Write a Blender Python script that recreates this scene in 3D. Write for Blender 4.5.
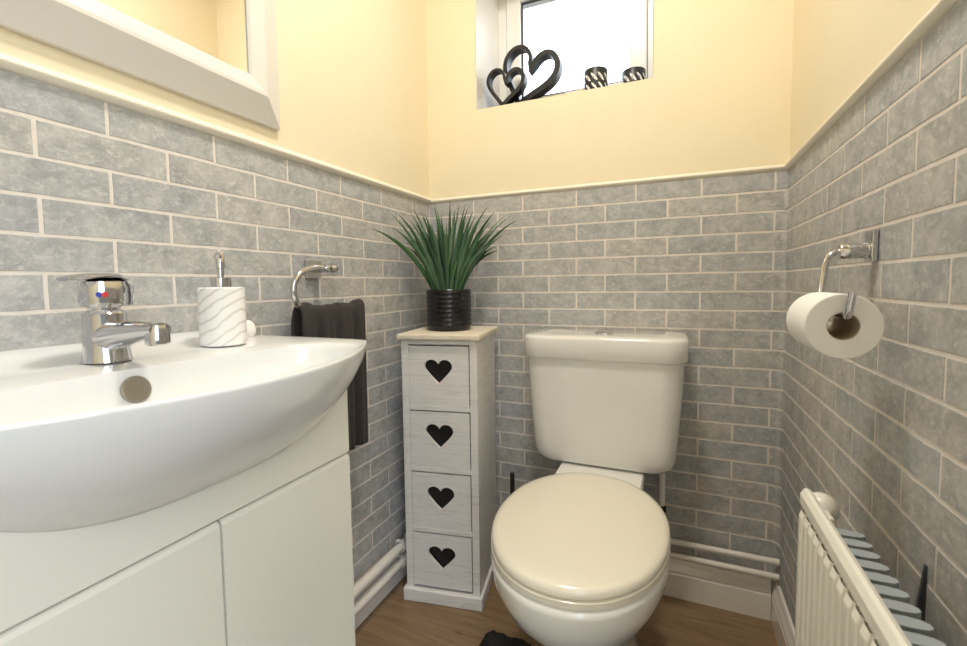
import bpy, bmesh, math, random
from mathutils import Vector, Matrix
random.seed(7)
S = bpy.context.scene
COL = S.collection
for o in list(bpy.data.objects):
    bpy.data.objects.remove(o)

# ------------------------------------------------------------------ camera
PI = math.pi
FPX, SHY = 447.61, -11.28
YAW, PIT, ROL = math.radians(-23.2247), math.radians(-3.5703), math.radians(-0.7843)
CAM = Vector((0.76217, -1.32792, 0.88332))
fwd = Vector((math.sin(YAW)*math.cos(PIT), math.cos(YAW)*math.cos(PIT), math.sin(PIT)))
r0 = Vector((math.cos(YAW), -math.sin(YAW), 0)); u0 = r0.cross(fwd)
RIGHT = math.cos(ROL)*r0 + math.sin(ROL)*u0
UP = -math.sin(ROL)*r0 + math.cos(ROL)*u0
cd = bpy.data.cameras.new('camera'); cam = bpy.data.objects.new('camera', cd); COL.objects.link(cam)
m = Matrix.Identity(4)
for i in range(3):
    m[i][0] = RIGHT[i]; m[i][1] = UP[i]; m[i][2] = -fwd[i]; m[i][3] = CAM[i]
cam.matrix_world = m
cd.sensor_width = 36; cd.sensor_fit = 'HORIZONTAL'; cd.lens = 36*FPX/967
cd.shift_y = SHY/967; cd.clip_start = 0.02
cd.dof.use_dof = True; cd.dof.focus_distance = 1.15; cd.dof.aperture_fstop = 7.0
S.camera = cam
def ray(px, py):
    return RIGHT*((px-483.5)/FPX) - UP*((py-323-SHY)/FPX) + fwd

# ------------------------------------------------------------------ world, lights, exposure
W0 = bpy.data.worlds.new('overcast'); S.world = W0; W0.use_nodes = True
bg = W0.node_tree.nodes['Background']
wn, wl = W0.node_tree.nodes, W0.node_tree.links          # even overcast sky above a dull ground
wt = wn.new('ShaderNodeTexCoord'); wx = wn.new('ShaderNodeSeparateXYZ'); wr = wn.new('ShaderNodeValToRGB')
wl.new(wt.outputs['Generated'], wx.inputs[0]); wl.new(wx.outputs['Z'], wr.inputs[0]); wl.new(wr.outputs[0], bg.inputs[0])
wr.color_ramp.elements[0].position = 0.0; wr.color_ramp.elements[0].color = (.05, .05, .048, 1)
wr.color_ramp.elements[1].position = 0.03; wr.color_ramp.elements[1].color = (.80, .905, 1.0, 1)
bg.inputs[1].default_value = 4.7
def area(name, loc, rot, sx, sy, power, col, portal=False, shape='RECTANGLE'):
    l = bpy.data.lights.new(name, 'AREA'); l.shape = shape; l.size = sx; l.size_y = sy
    l.energy = power; l.color = col
    if portal: l.cycles.is_portal = True
    o = bpy.data.objects.new(name, l); COL.objects.link(o); o.location = loc; o.rotation_euler = rot
    return o
area('window_portal', (0.44, 0.30, 1.68), (math.radians(-90), 0, 0), 0.56, 0.56, 1, (1, 1, 1), True)
area('doorway_portal', (1.10, -1.68, 1.0), (0, math.radians(90), 0), 2.02, 0.66, 1, (1, 1, 1), True)
S.view_settings.view_transform = 'Standard'; S.view_settings.look = 'None'
S.view_settings.exposure = 0.18; S.view_settings.gamma = 1.0
S.view_settings.use_curve_mapping = False
S.cycles.use_denoising = True
S.cycles.max_bounces = 10; S.cycles.diffuse_bounces = 6
S.cycles.caustics_reflective = False; S.cycles.caustics_refractive = False
S.cycles.sample_clamp_indirect = 6.0

# ------------------------------------------------------------------ materials
def mat(name, col, rough=0.5, metal=0.0, **kw):
    m = bpy.data.materials.new(name); m.use_nodes = True
    b = m.node_tree.nodes['Principled BSDF']
    b.inputs['Base Color'].default_value = (*col, 1); b.inputs['Roughness'].default_value = rough
    b.inputs['Metallic'].default_value = metal
    if 'coat' in kw: b.inputs['Coat Weight'].default_value = kw['coat']; b.inputs['Coat Roughness'].default_value = 0.05
    if 'emit' in kw: b.inputs['Emission Color'].default_value = (*kw['emit'][0], 1); b.inputs['Emission Strength'].default_value = kw['emit'][1]
    if 'trans' in kw: b.inputs['Transmission Weight'].default_value = kw['trans']
    if 'sheen' in kw: b.inputs['Sheen Weight'].default_value = kw['sheen']; b.inputs['Sheen Roughness'].default_value = .5
    return m
def ntools(m):
    nt = m.node_tree; N = nt.nodes; L = nt.links
    return nt, N, L, N['Principled BSDF']
def noise(N, L, vec, scale, detail=5, rough=.6, dist=0.0):
    n = N.new('ShaderNodeTexNoise'); n.inputs['Scale'].default_value = scale; n.inputs['Detail'].default_value = detail
    n.inputs['Roughness'].default_value = rough; n.inputs['Distortion'].default_value = dist
    L.new(vec, n.inputs['Vector']); return n.outputs['Fac']
def ramp(N, L, fac, stops):
    r = N.new('ShaderNodeValToRGB'); e = r.color_ramp.elements
    while len(e) < len(stops): e.new(.5)
    for i, (p, c) in enumerate(stops): e[i].position = p; e[i].color = (*c, 1)
    L.new(fac, r.inputs['Fac']); return r.outputs['Color']
def bump(N, L, b, h, strength, dist=.002):
    k = N.new('ShaderNodeBump'); k.inputs['Strength'].default_value = strength; k.inputs['Distance'].default_value = dist
    L.new(h, k.inputs['Height']); L.new(k.outputs['Normal'], b.inputs['Normal'])
def geo(N): return N.new('ShaderNodeNewGeometry').outputs['Position']
def mapping(N, L, v, scale=(1, 1, 1), rot=(0, 0, 0), loc=(0, 0, 0)):
    k = N.new('ShaderNodeMapping'); k.inputs['Scale'].default_value = scale; k.inputs['Rotation'].default_value = rot
    k.inputs['Location'].default_value = loc; L.new(v, k.inputs['Vector']); return k.outputs['Vector']
def mixc(N, L, fac, a, b, mode='MIX'):
    k = N.new('ShaderNodeMix'); k.data_type = 'RGBA'; k.blend_type = mode
    if isinstance(fac, (int, float)): k.inputs['Factor'].default_value = fac
    else: L.new(fac, k.inputs['Factor'])
    for s, v in (('A', a), ('B', b)):
        i = [x for x in k.inputs if x.name == s and x.type == 'RGBA'][0]
        if isinstance(v, tuple): i.default_value = (*v, 1)
        else: L.new(v, i)
    return [x for x in k.outputs if x.type == 'RGBA'][0]

def make_brick():
    m = mat('grey_brick_effect', (.4, .4, .39), .62)
    nt, N, L, b = ntools(m)
    oi = N.new('ShaderNodeObjectInfo')
    add = N.new('ShaderNodeVectorMath'); add.operation = 'ADD'
    sc = N.new('ShaderNodeVectorMath'); sc.operation = 'SCALE'; sc.inputs['Scale'].default_value = 9.0
    cb = N.new('ShaderNodeCombineXYZ'); L.new(oi.outputs['Random'], cb.inputs[0]); L.new(oi.outputs['Random'], cb.inputs[2])
    L.new(cb.outputs[0], sc.inputs[0]); L.new(geo(N), add.inputs[0]); L.new(sc.outputs[0], add.inputs[1])
    v = add.outputs[0]
    big = noise(N, L, v, 26, 6, .68, .25)
    c1 = ramp(N, L, big, [(.30, (.315, .325, .335)), (.5, (.43, .435, .44)), (.72, (.575, .57, .56))])
    vein = noise(N, L, mapping(N, L, v, (1, 1, 1.5), (.5, .4, .3)), 75, 5, .75, .35)
    vm = ramp(N, L, vein, [(.50, (0, 0, 0)), (.70, (.85, .85, .85))])
    c2 = mixc(N, L, vm, c1, (.66, .655, .64))
    fine = noise(N, L, v, 260, 3, .6)
    c3 = mixc(N, L, .35, c2, ramp(N, L, fine, [(.3, (.55, .55, .55)), (.7, (1.0, 1.0, 1.0))]), 'MULTIPLY')
    tint = ramp(N, L, oi.outputs['Random'], [(0, (.93, .95, .98)), (.5, (1, 1, .99)), (1, (1.06, 1.03, .99))])
    L.new(mixc(N, L, 1.0, c3, tint, 'MULTIPLY'), b.inputs['Base Color'])
    bump(N, L, b, noise(N, L, v, 120, 4), .25, .001)
    return m
M = {}
M['brick'] = make_brick()
def noisy(name, a, b_, scale, rough, bstr=0, stretch=(1, 1, 1), **kw):
    m = mat(name, a, rough, **kw); nt, N, L, b = ntools(m)
    v = mapping(N, L, geo(N), stretch)
    f = noise(N, L, v, scale)
    L.new(ramp(N, L, f, [(.3, a), (.7, b_)]), b.inputs['Base Color'])
    if bstr: bump(N, L, b, noise(N, L, v, scale*3), bstr, .001)
    return m
M['grout'] = noisy('pale_grout', (.68, .63, .58), (.76, .71, .66), 60, .8)
M['cream'] = noisy('cream_emulsion', (.80, .715, .525), (.82, .735, .545), 6, .7)
M['railpaint'] = mat('cream_rail_gloss', (.79, .75, .65), .35)
M['ceiling'] = mat('ceiling_white', (.85, .83, .78), .8)
M['ceramic'] = mat('white_ceramic', (.77, .78, .785), .15, coat=.2)
M['pan'] = mat('toilet_ceramic', (.79, .785, .76), .14, coat=.5)
M['lid'] = mat('ivory_toilet_seat', (.80, .76, .655), .18, coat=.4)
M['chrome'] = mat('chrome', (.62, .62, .635), .09, 1.0)
M['satin'] = mat('brushed_chrome', (.60, .60, .60), .3, 1.0)
M['cabinet'] = mat('cream_white_gloss_panel', (.80, .79, .71), .25, coat=.2)
M['gap'] = mat('shadow_gap_carcass', (.35, .34, .31), .6)
M['skirt'] = mat('white_gloss_skirting', (.80, .78, .76), .18, coat=.5)
M['pipe'] = mat('white_painted_pipe', (.78, .75, .70), .3)
M['black'] = mat('gloss_black_ceramic', (.006, .006, .007), .26)
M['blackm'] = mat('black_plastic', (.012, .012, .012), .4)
M['hearts'] = noisy('black_stained_wood', (.006, .006, .008), (.020, .020, .024), 40, .42)
M['frame'] = mat('white_mirror_frame', (.74, .72, .69), .3)
M['upvc'] = mat('white_upvc', (.86, .86, .85), .25)
M['gasket'] = mat('dark_gasket', (.05, .055, .07), .5)
M['rad'] = mat('radiator_enamel', (.83, .82, .76), .3)
M['fin'] = mat('shaded_white_convector', (.36, .41, .45), .5)  # whitish painted fins; their bluish shade is put into the base colour
M['valve'] = mat('white_plastic_valve', (.85, .84, .78), .3)
M['paper'] = mat('toilet_paper', (.86, .86, .85), .9)
M['card'] = mat('card_core', (.50, .40, .28), .85)
M['mirror'] = mat('mirror_silver', (.92, .92, .92), .01, 1.0)
M['red'] = mat('red_mark', (.6, .03, .03), .3)
M['blue'] = mat('blue_mark', (.02, .04, .4), .3)
M['soil'] = mat('dark_soil', (.02, .016, .012), .9)
M['white'] = mat('white_enamel_dot', (.85, .85, .85), .4)
M['beige'] = mat('beige_wax', (.70, .58, .40), .5)
M['steel'] = mat('aged_steel', (.36, .34, .29), .35, .8)
M['lampglass'] = mat('opal_lamp', (.9, .85, .75), .4, emit=((1.0, .76, .46), 6.0))
def make_wood():
    m = mat('oak_laminate', (.3, .17, .08), .42); nt, N, L, b = ntools(m)
    p = geo(N)
    g = noise(N, L, mapping(N, L, p, (1.2, 14, 1), (0, 0, .10)), 4, 6, .6, 1.2)
    c = ramp(N, L, g, [(.25, (.175, .108, .058)), (.5, (.255, .165, .092)), (.75, (.33, .22, .13))])
    f = noise(N, L, mapping(N, L, p, (2, 60, 1), (0, 0, .10)), 10, 3)
    c = mixc(N, L, .35, c, ramp(N, L, f, [(.3, (.55, .52, .5)), (.7, (1, 1, 1))]), 'MULTIPLY')
    k = N.new('ShaderNodeTexVoronoi'); k.inputs['Scale'].default_value = 5.0
    L.new(mapping(N, L, p, (1, 2.0, 1), loc=(.35, .2, 0)), k.inputs['Vector'])
    kk = ramp(N, L, k.outputs['Distance'], [(.03, (.30, .26, .22)), (.10, (1, 1, 1))])
    L.new(mixc(N, L, 1.0, c, kk, 'MULTIPLY'), b.inputs['Base Color'])
    return m
M['wood'] = make_wood()
def make_wash():
    m = mat('whitewashed_wood', (.8, .78, .76), .6); nt, N, L, b = ntools(m)
    tc = N.new('ShaderNodeTexCoord').outputs['Object']
    f = noise(N, L, mapping(N, L, tc, (3, 3, 40)), 5, 6, .7, .4)
    c = ramp(N, L, f, [(.25, (.52, .50, .49)), (.45, (.74, .73, .72)), (.8, (.82, .81, .80))])
    f2 = noise(N, L, tc, 35, 5, .75)
    c = mixc(N, L, ramp(N, L, f2, [(.66, (0, 0, 0)), (.78, (1, 1, 1))]), c, (.45, .39, .33))
    L.new(c, b.inputs['Base Color']); bump(N, L, b, f, .15)
    return m
M['wash'] = make_wash()
def make_top():
    m = mat('cream_washed_top', (.78, .72, .6), .55); nt, N, L, b = ntools(m)
    tc = N.new('ShaderNodeTexCoord').outputs['Object']
    f = noise(N, L, mapping(N, L, tc, (4, 40, 4)), 5, 6, .7, .4)
    L.new(ramp(N, L, f, [(.3, (.66, .58, .46)), (.7, (.80, .74, .62))]), b.inputs['Base Color'])
    return m
M['washtop'] = make_top()
def make_marble():
    m = mat('white_marble', (.85, .85, .84), .25); nt, N, L, b = ntools(m)
    tc = N.new('ShaderNodeTexCoord').outputs['Object']
    w = N.new('ShaderNodeTexWave'); w.wave_type = 'BANDS'; w.bands_direction = 'Z'
    w.inputs['Scale'].default_value = 22; w.inputs['Distortion'].default_value = 4; w.inputs['Detail'].default_value = 3
    w.inputs['Detail Scale'].default_value = 1.2
    L.new(mapping(N, L, tc, (1, 1, 1), (-.42, .40, 0)), w.inputs['Vector'])
    L.new(ramp(N, L, w.outputs['Fac'], [(0, (.66, .63, .60)), (.10, (.80, .785, .77)), (.32, (.87, .86, .85))]), b.inputs['Base Color'])
    return m
M['marble'] = make_marble()
def make_towel():
    m = mat('dark_brown_towelling', (.03, .024, .022), 1.0, sheen=.08); nt, N, L, b = ntools(m)
    f = noise(N, L, geo(N), 420, 3, .7)
    L.new(ramp(N, L, f, [(.3, (.014, .010, .010)), (.7, (.062, .049, .045))]), b.inputs['Base Color'])
    bump(N, L, b, f, 1.0, .004)
    return m
M['towel'] = make_towel()
def make_leaf():
    m = mat('dark_green_leaf', (.02, .07, .02), .38); nt, N, L, b = ntools(m)
    oi = N.new('ShaderNodeObjectInfo')
    L.new(ramp(N, L, oi.outputs['Random'], [(0, (.010, .042, .014)), (.5, (.018, .070, .024)), (1, (.045, .110, .040))]), b.inputs['Base Color'])
    return m
M['leaf'] = make_leaf()
M['mat'] = noisy('black_pile', (.006, .006, .006), (.02, .02, .02), 300, 1.0, .8)

# ------------------------------------------------------------------ object helpers
def wm(o):
    Mx = Matrix.Translation(o.location) @ o.rotation_euler.to_matrix().to_4x4()
    return (wm(o.parent) @ Mx) if o.parent else Mx
def tag(o, label, cat, group=None):
    o['label'] = label; o['category'] = cat
    if group: o['group'] = group
    return o
def thing(name, label, cat, loc=(0, 0, 0), rotz=0, group=None):
    o = bpy.data.objects.new(name, None); COL.objects.link(o); o.empty_display_size = .03
    o.location = loc; o.rotation_euler = (0, 0, rotz)
    return tag(o, label, cat, group)
def mk(name, vf, material, parent=None, smooth=False, loc=None, local=False, label=None, sharp=40):
    """vf = (verts, faces). world coordinates unless local."""
    V, F = vf
    me = bpy.data.meshes.new(name)
    o = bpy.data.objects.new(name, me); COL.objects.link(o); o.parent = parent
    if loc is not None and parent is None: o.location = loc
    if not local:
        inv = wm(o).inverted(); V = [inv @ Vector(v) for v in V]
    me.from_pydata([tuple(v) for v in V], [], F); 
    bm = bmesh.new(); bm.from_mesh(me); bmesh.ops.recalc_face_normals(bm, faces=bm.faces); bm.to_mesh(me); bm.free()
    mats = material if isinstance(material, (list, tuple)) else [material]
    for x in mats: me.materials.append(M[x])
    if smooth:
        me.polygons.foreach_set('use_smooth', [True]*len(me.polygons))
        me.set_sharp_from_angle(angle=math.radians(sharp))
    me.update()
    if label: o['label'] = label
    return o
def struct(name, vf, material, parent=None, **k):
    o = mk(name, vf, material, parent, **k); o['kind'] = 'structure'; return o
def join(*vfs):
    V, F = [], []
    for v, f in vfs:
        n = len(V); V += list(v); F += [tuple(i+n for i in q) for q in f]
    return V, F
def box(x0, x1, y0, y1, z0, z1):
    V = [(x, y, z) for x in (x0, x1) for y in (y0, y1) for z in (z0, z1)]
    return V, [(0, 1, 3, 2), (4, 6, 7, 5), (0, 4, 5, 1), (2, 3, 7, 6), (0, 2, 6, 4), (1, 5, 7, 3)]
def bbox(x0, x1, y0, y1, z0, z1, bev=.003, seg=2):
    bm = bmesh.new(); V, F = box(x0, x1, y0, y1, z0, z1)
    vs = [bm.verts.new(v) for v in V]
    for f in F: bm.faces.new([vs[i] for i in f])
    bmesh.ops.recalc_face_normals(bm, faces=bm.faces)
    bmesh.ops.bevel(bm, geom=list(bm.edges), offset=bev, segments=seg, profile=.5, affect='EDGES')
    bm.verts.index_update()
    r = [tuple(v.co) for v in bm.verts], [tuple(v.index for v in f.verts) for f in bm.faces]
    bm.free(); return r
def loft(rings, closed=True, cap0=True, cap1=True):
    n = len(rings[0]); V = [tuple(p) for r in rings for p in r]; F = []
    for i in range(len(rings)-1):
        for j in range(n if closed else n-1):
            k = (j+1) % n
            F.append((i*n+j, i*n+k, (i+1)*n+k, (i+1)*n+j))
    if cap0: F.append(tuple(range(n))[::-1])
    if cap1: F.append(tuple(range((len(rings)-1)*n, len(rings)*n)))
    return V, F
def lathe(c, prof, n=32, axis='z', cap=True):
    """prof list of (r, h) about axis through c"""
    rings = []
    for r, h in prof:
        ring = []
        for i in range(n):
            a = 2*PI*i/n; p = (r*math.cos(a), r*math.sin(a))
            if axis == 'z': q = (c[0]+p[0], c[1]+p[1], c[2]+h)
            elif axis == 'x': q = (c[0]+h, c[1]+p[0], c[2]+p[1])
            else: q = (c[0]+p[0], c[1]+h, c[2]+p[1])
            ring.append(q)
        rings.append(ring)
    return loft(rings, True, cap, cap)
def spline(pts, n=8):
    P = [Vector(p) for p in pts]; out = []
    for i in range(len(P)-1):
        a = P[max(i-1, 0)]; b = P[i]; c = P[i+1]; d = P[min(i+2, len(P)-1)]
        for k in range(n):
            t = k/n
            out.append(.5*((2*b)+(c-a)*t+(2*a-5*b+4*c-d)*t*t+(3*b-a-3*c+d)*t**3))
    return out+[P[-1]]
def tube(path, r, n=12):
    P = [Vector(p) for p in path]; rings = []
    t0 = (P[1]-P[0]).normalized(); ref = Vector((0, 0, 1)) if abs(t0.z) < .9 else Vector((1, 0, 0))
    u = t0.cross(ref).normalized()
    for i, p in enumerate(P):
        t = (P[min(i+1, len(P)-1)]-P[max(i-1, 0)]).normalized()
        u = (u-t*u.dot(t)).normalized(); v = t.cross(u)
        rr = r[i] if isinstance(r, (list, tuple)) else r
        rings.append([p+u*rr*math.cos(2*PI*k/n)+v*rr*math.sin(2*PI*k/n) for k in range(n)])
    return loft(rings)
def sell(cx, cy, a, b, z, n=48, e=2.0, bf=None):
    """superellipse ring; bf = b for +y half"""
    out = []
    for i in range(n):
        t = 2*PI*i/n; c, s = math.cos(t), math.sin(t)
        bb = bf if (bf and s > 0) else b
        out.append((cx+a*math.copysign(abs(c)**(2/e), c), cy+bb*math.copysign(abs(s)**(2/e), s), z))
    return out
def rrect(x0, x1, y0, y1, z, rf, rb, k=6):
    """rounded rectangle ring; rf radius at y0 side, rb at y1 side"""
    out = []
    for cx, cy, r, a0 in ((x1-rb, y1-rb, rb, 0), (x0+rb, y1-rb, rb, 90), (x0+rf, y0+rf, rf, 180), (x1-rf, y0+rf, rf, 270)):
        for i in range(k+1):
            a = math.radians(a0+90*i/k); out.append((cx+r*math.cos(a), cy+r*math.sin(a), z))
    return out
def extrude_profile(prof, axis, s0, s1, org):
    """prof: (depth, z) pairs; axis 'x' runs s along X with depth toward -y from org; 'y+' depth toward +x; 'y-' depth toward -x"""
    rings = []
    for s in (s0, s1):
        ring = []
        for d, z in prof:
            if axis == 'x': ring.append((s, org-d, z))
            elif axis == 'y+': ring.append((org+d, s, z))
            else: ring.append((org-d, s, z))
        rings.append(ring)
    return loft(rings)

# ------------------------------------------------------------------ room shell
W, ZD, H = 1.0161, 1.155, 0.05
YF, ZC = -2.10, 2.35
DY0, DY1, DZ = -2.01, -1.35, 2.0          # doorway in the right wall, behind the camera
BL = 0.165
WX0, WX1, WZ0, WZ1, WDEP = 0.178, 0.699, 1.432, 1.93, 0.20

struct('floor', box(-.06, 1.08, YF-.05, .02, -.03, 0), 'wood')
struct('ceiling', box(-.06, 1.08, YF-.02, .3, ZC, ZC+.03), 'ceiling')
def two_tone(lo, hi):
    V, F = join(lo, hi); return V, F
def wall_slots(o, nlo):
    o.data.materials.append(M['cream'])
    for i, p in enumerate(o.data.polygons):
        c = sum((o.data.vertices[v].co for v in p.vertices), Vector())/len(p.vertices)
        p.material_index = 1 if c.z > ZD+1e-3 else 0
    return o
wall_left = wall_slots(struct('wall_left', join(box(-.06, 0, YF, .3, 0, ZD), box(-.06, 0, YF, .3, ZD, ZC)), 'grout'), 0)
wall_right = wall_slots(struct('wall_right', join(box(W, W+.06, DY1, .3, 0, ZD), box(W, W+.06, DY1, .3, ZD, ZC), box(W, W+.06, YF, DY0, 0, ZD), box(W, W+.06, YF, DY0, ZD, ZC), box(W, W+.06, DY0, DY1, DZ, ZC)), 'grout'), 0)
def rfil(z): return .005+.024*max(0, 1-z/ZD)
def wrap(s, off, z):
    """point on the room side of the back/right corner; s runs along the back wall X then down the right wall"""
    r = rfil(z); sa = W-r; la = r*PI/2
    if s <= sa: return (s, -off, z)
    if s <= sa+la:
        a = (s-sa)/r; rr = r-off
        return (W-r+rr*math.sin(a), -r+rr*math.cos(a), z)
    return (W-off, -r-(s-sa-la), z)
fil = []
for zz in [ZD*i/12 for i in range(13)]:
    r = rfil(zz); fil.append([wrap(W-r+r*PI/2*i/6, 0, zz) for i in range(7)])
wall_back = wall_slots(struct('wall_back', join(
    box(0, W, 0, .3, 0, ZD), box(0, W, 0, .3, ZD, WZ0), box(0, WX0, 0, .3, WZ0, WZ1), box(WX1, W, 0, .3, WZ0, WZ1),
    box(0, W, 0, .3, WZ1, ZC), loft(fil, False, False, False)), 'grout'), 0)
struct('wall_front', box(-.06, 1.08, YF-.05, YF, 0, ZC), 'cream')

# bricks: proud of the grout, ragged arrises; every brick an object under its wall
G = .0048; PR = .0007
def brick_mesh(length, jag=True, rnd=random):
    hx, hz = length/2-G/2, H/2-G/2
    pts = []
    nx = max(2, int(round(length/.03)))
    for i in range(nx): pts.append((-hx+2*hx*i/nx, -hz))
    pts += [(hx, -hz), (hx, 0)]
    for i in range(nx): pts.append((hx-2*hx*i/nx, hz))
    pts += [(-hx, hz), (-hx, 0)]
    j = .0006 if jag else 0
    out = [(x+rnd.uniform(-j, j)*.6, z+rnd.uniform(-j, j)) for x, z in pts]
    n = len(out)
    V = [(x, 0, z) for x, z in out]+[(x*(1-.0005/hx), -PR, z*(1-.0005/hz)) for x, z in out]
    F = [(i, (i+1) % n, n+(i+1) % n, n+i) for i in range(n)]+[tuple(range(n, 2*n))]
    me = bpy.data.meshes.new('brick'); me.from_pydata(V, [], F)
    bm = bmesh.new(); bm.from_mesh(me); bmesh.ops.recalc_face_normals(bm, faces=bm.faces)
    c = [f for f in bm.faces if len(f.verts) > 4][0]
    if c.normal.y > 0: bmesh.ops.reverse_faces(bm, faces=bm.faces)
    bm.to_mesh(me); bm.free()
    me.materials.append(M['brick']); return me
full = [brick_mesh(BL) for _ in range(7)]
def put_brick(wall, me, loc, rz):
    o = bpy.data.objects.new('brick', me); COL.objects.link(o); o.parent = wall; o.location = loc; o.rotation_euler = (0, 0, rz)
ROWS = 22
def spans(lo, hi, off):
    """cells of width BL with joints at off + n*BL clipped to lo..hi"""
    n0 = math.floor((lo-off)/BL); out = []
    s = off+n0*BL
    while s < hi-1e-6:
        a, b = max(s, lo), min(s+BL, hi)
        if b-a > .008: out.append((a, b))
        s += BL
    return out
for k in range(1, ROWS+1):
    z = ZD-(k-.5)*H; odd = k % 2 == 1
    # left wall: joints measured from the corner
    for a, b in spans(.0, 2.10, .1046 if odd else .1046+BL/2):
        me = random.choice(full) if b-a > BL-1e-4 else brick_mesh(b-a)
        put_brick(wall_left, me, (0, -(a+b)/2, z), PI/2)
    # back wall up to the last joint before the right corner
    last = .9877 if odd else .9052
    for a, b in spans(0, last, -.0022 if odd else .0803):
        me = random.choice(full) if b-a > BL-1e-4 else brick_mesh(b-a)
        put_brick(wall_back, me, ((a+b)/2, 0, z), 0)
    # the brick that wraps round the right corner
    first = .151 if odd else .069
    r = rfil(z); s1 = (W-r)+r*PI/2+(first-r)
    s0 = last+G/2; s1 -= G/2; n = 14
    ss = [s0+(s1-s0)*i/n for i in range(n+1)]
    zl, zh = z-H/2+G/2, z+H/2-G/2
    cols = [[wrap(s, d, zz) for d, zz in ((0, zl), (PR, zl+.0007), (PR, zh-.0007), (0, zh))] for s in ss]
    mk('brick', loft(cols, True), 'brick', wall_back)
    for a, b in spans(first, 1.35, .151 if odd else .069):
        me = random.choice(full) if b-a > BL-1e-4 else brick_mesh(b-a)
        put_brick(wall_right, me, (W, -(a+b)/2, z), -PI/2)

# dado rails
rail = [(0, ZD-.001)]+[(.003+.008*math.sin(PI*i/10), ZD-.001+.018*i/10) for i in range(11)]+[(0, ZD+.019)]
struct('trim_1', extrude_profile(rail, 'y+', YF, -.0, 0), 'railpaint', smooth=True)
struct('trim_2', extrude_profile([(d*.6, ZD+(z-ZD)*.7) for d, z in rail], 'x', 0.0, W, 0), 'railpaint', smooth=True)
struct('trim_3', extrude_profile(rail, 'y-', DY1, -.0, W), 'railpaint', smooth=True)

# skirting boards
sk = [(0, 0), (.016, 0), (.016, .066), (.0145, .069), (.0145, .076), (.012, .084), (.009, .091), (.007, .100), (.005, .104), (0, .104)]
struct('baseboard_left', extrude_profile(sk, 'y+', YF, -.0, 0), 'skirt')
struct('baseboard_back', extrude_profile([(d*1.2, z) for d, z in sk], 'x', .017, W-.017, 0), 'skirt')
struct('baseboard_right', extrude_profile(sk, 'y-', DY1, -.0, W), 'skirt')

# window
win = bpy.data.objects.new('window_1', None); COL.objects.link(win); win.location = (.4385, .2, WZ0); win['kind'] = 'structure'
def ring_frame(x0, x1, z0, z1, w, y0, y1, bev=.003, wb=None):
    wb = wb or w
    return join(bbox(x0, x0+w, y0, y1, z0, z1, bev), bbox(x1-w, x1, y0, y1, z0, z1, bev),
                bbox(x0+w, x1-w, y0, y1, z0, z0+wb, bev), bbox(x0+w, x1-w, y0, y1, z1-w, z1, bev))
mk('window_frame', ring_frame(WX0, WX1, WZ0, WZ1, .032, .2, .27), 'upvc', win)
sash = mk('window_sash', ring_frame(WX0+.033, WX1-.026, WZ0+.033, WZ1-.033, .052, .188, .245, .006), 'upvc', win)
gx0, gx1, gz0, gz1 = WX0+.085, WX1-.070, WZ0+.085, 1.838
mk('gasket', ring_frame(gx0, gx1, gz0, gz1+.006, .006, .199, .206, .001), 'gasket', sash)
mk('frame_seal', ring_frame(WX0+.0315, WX1-.0245, WZ0+.0315, WZ1-.0315, .003, .1955, .2005, .0005), 'gasket', win)
mk('glazing_bead', bbox(gx0, gx1, .19, .24, gz1+.006, WZ1-.08, .002), 'upvc', sash)
mg = bpy.data.materials.new('window_glass'); mg.use_nodes = True
nt = mg.node_tree; nt.nodes.clear(); out = nt.nodes.new('ShaderNodeOutputMaterial')
tr = nt.nodes.new('ShaderNodeBsdfTransparent'); gl = nt.nodes.new('ShaderNodeBsdfGlossy'); gl.inputs['Roughness'].default_value = .02
mx = nt.nodes.new('ShaderNodeMixShader'); mx.inputs[0].default_value = .05
nt.links.new(tr.outputs[0], mx.inputs[1]); nt.links.new(gl.outputs[0], mx.inputs[2]); nt.links.new(mx.outputs[0], out.inputs[0])
M['glass'] = mg
mk('pane', box(gx0+.004, gx1-.004, .215, .219, gz0, gz1), 'glass', sash)
mk('window_sill', bbox(WX0, WX1, .0005, .2, WZ0-.010, WZ0, .001), 'upvc', win)
mk('reveal_lining', join(box(WX0-.001, WX0+.002, 0, .2, WZ0, WZ1), box(WX1-.002, WX1+.001, 0, .2, WZ0, WZ1), box(WX0, WX1, 0, .2, WZ1-.002, WZ1+.001)), 'upvc', win)

# ceiling light (above the frame): the room's warm lamp
cl = thing('ceiling_light', 'round flush ceiling light with opal glass dome', 'ceiling light', (.55, -.75, ZC))
mk('base', lathe((.55, -.75, ZC-.02), [(.13, .02), (.13, .002), (.125, 0)], 32), 'upvc', cl, smooth=True)
mk('dome', lathe((.55, -.75, ZC-.02), [(.122, 0), (.115, -.03), (.09, -.055), (.05, -.07), (.005, -.075)], 32), 'lampglass', cl, smooth=True)
lamp = area('lamp', (.55, -.75, ZC-.11), (0, 0, 0), .24, .24, 12.0, (1.0, .95, .86), shape='DISK')

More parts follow.
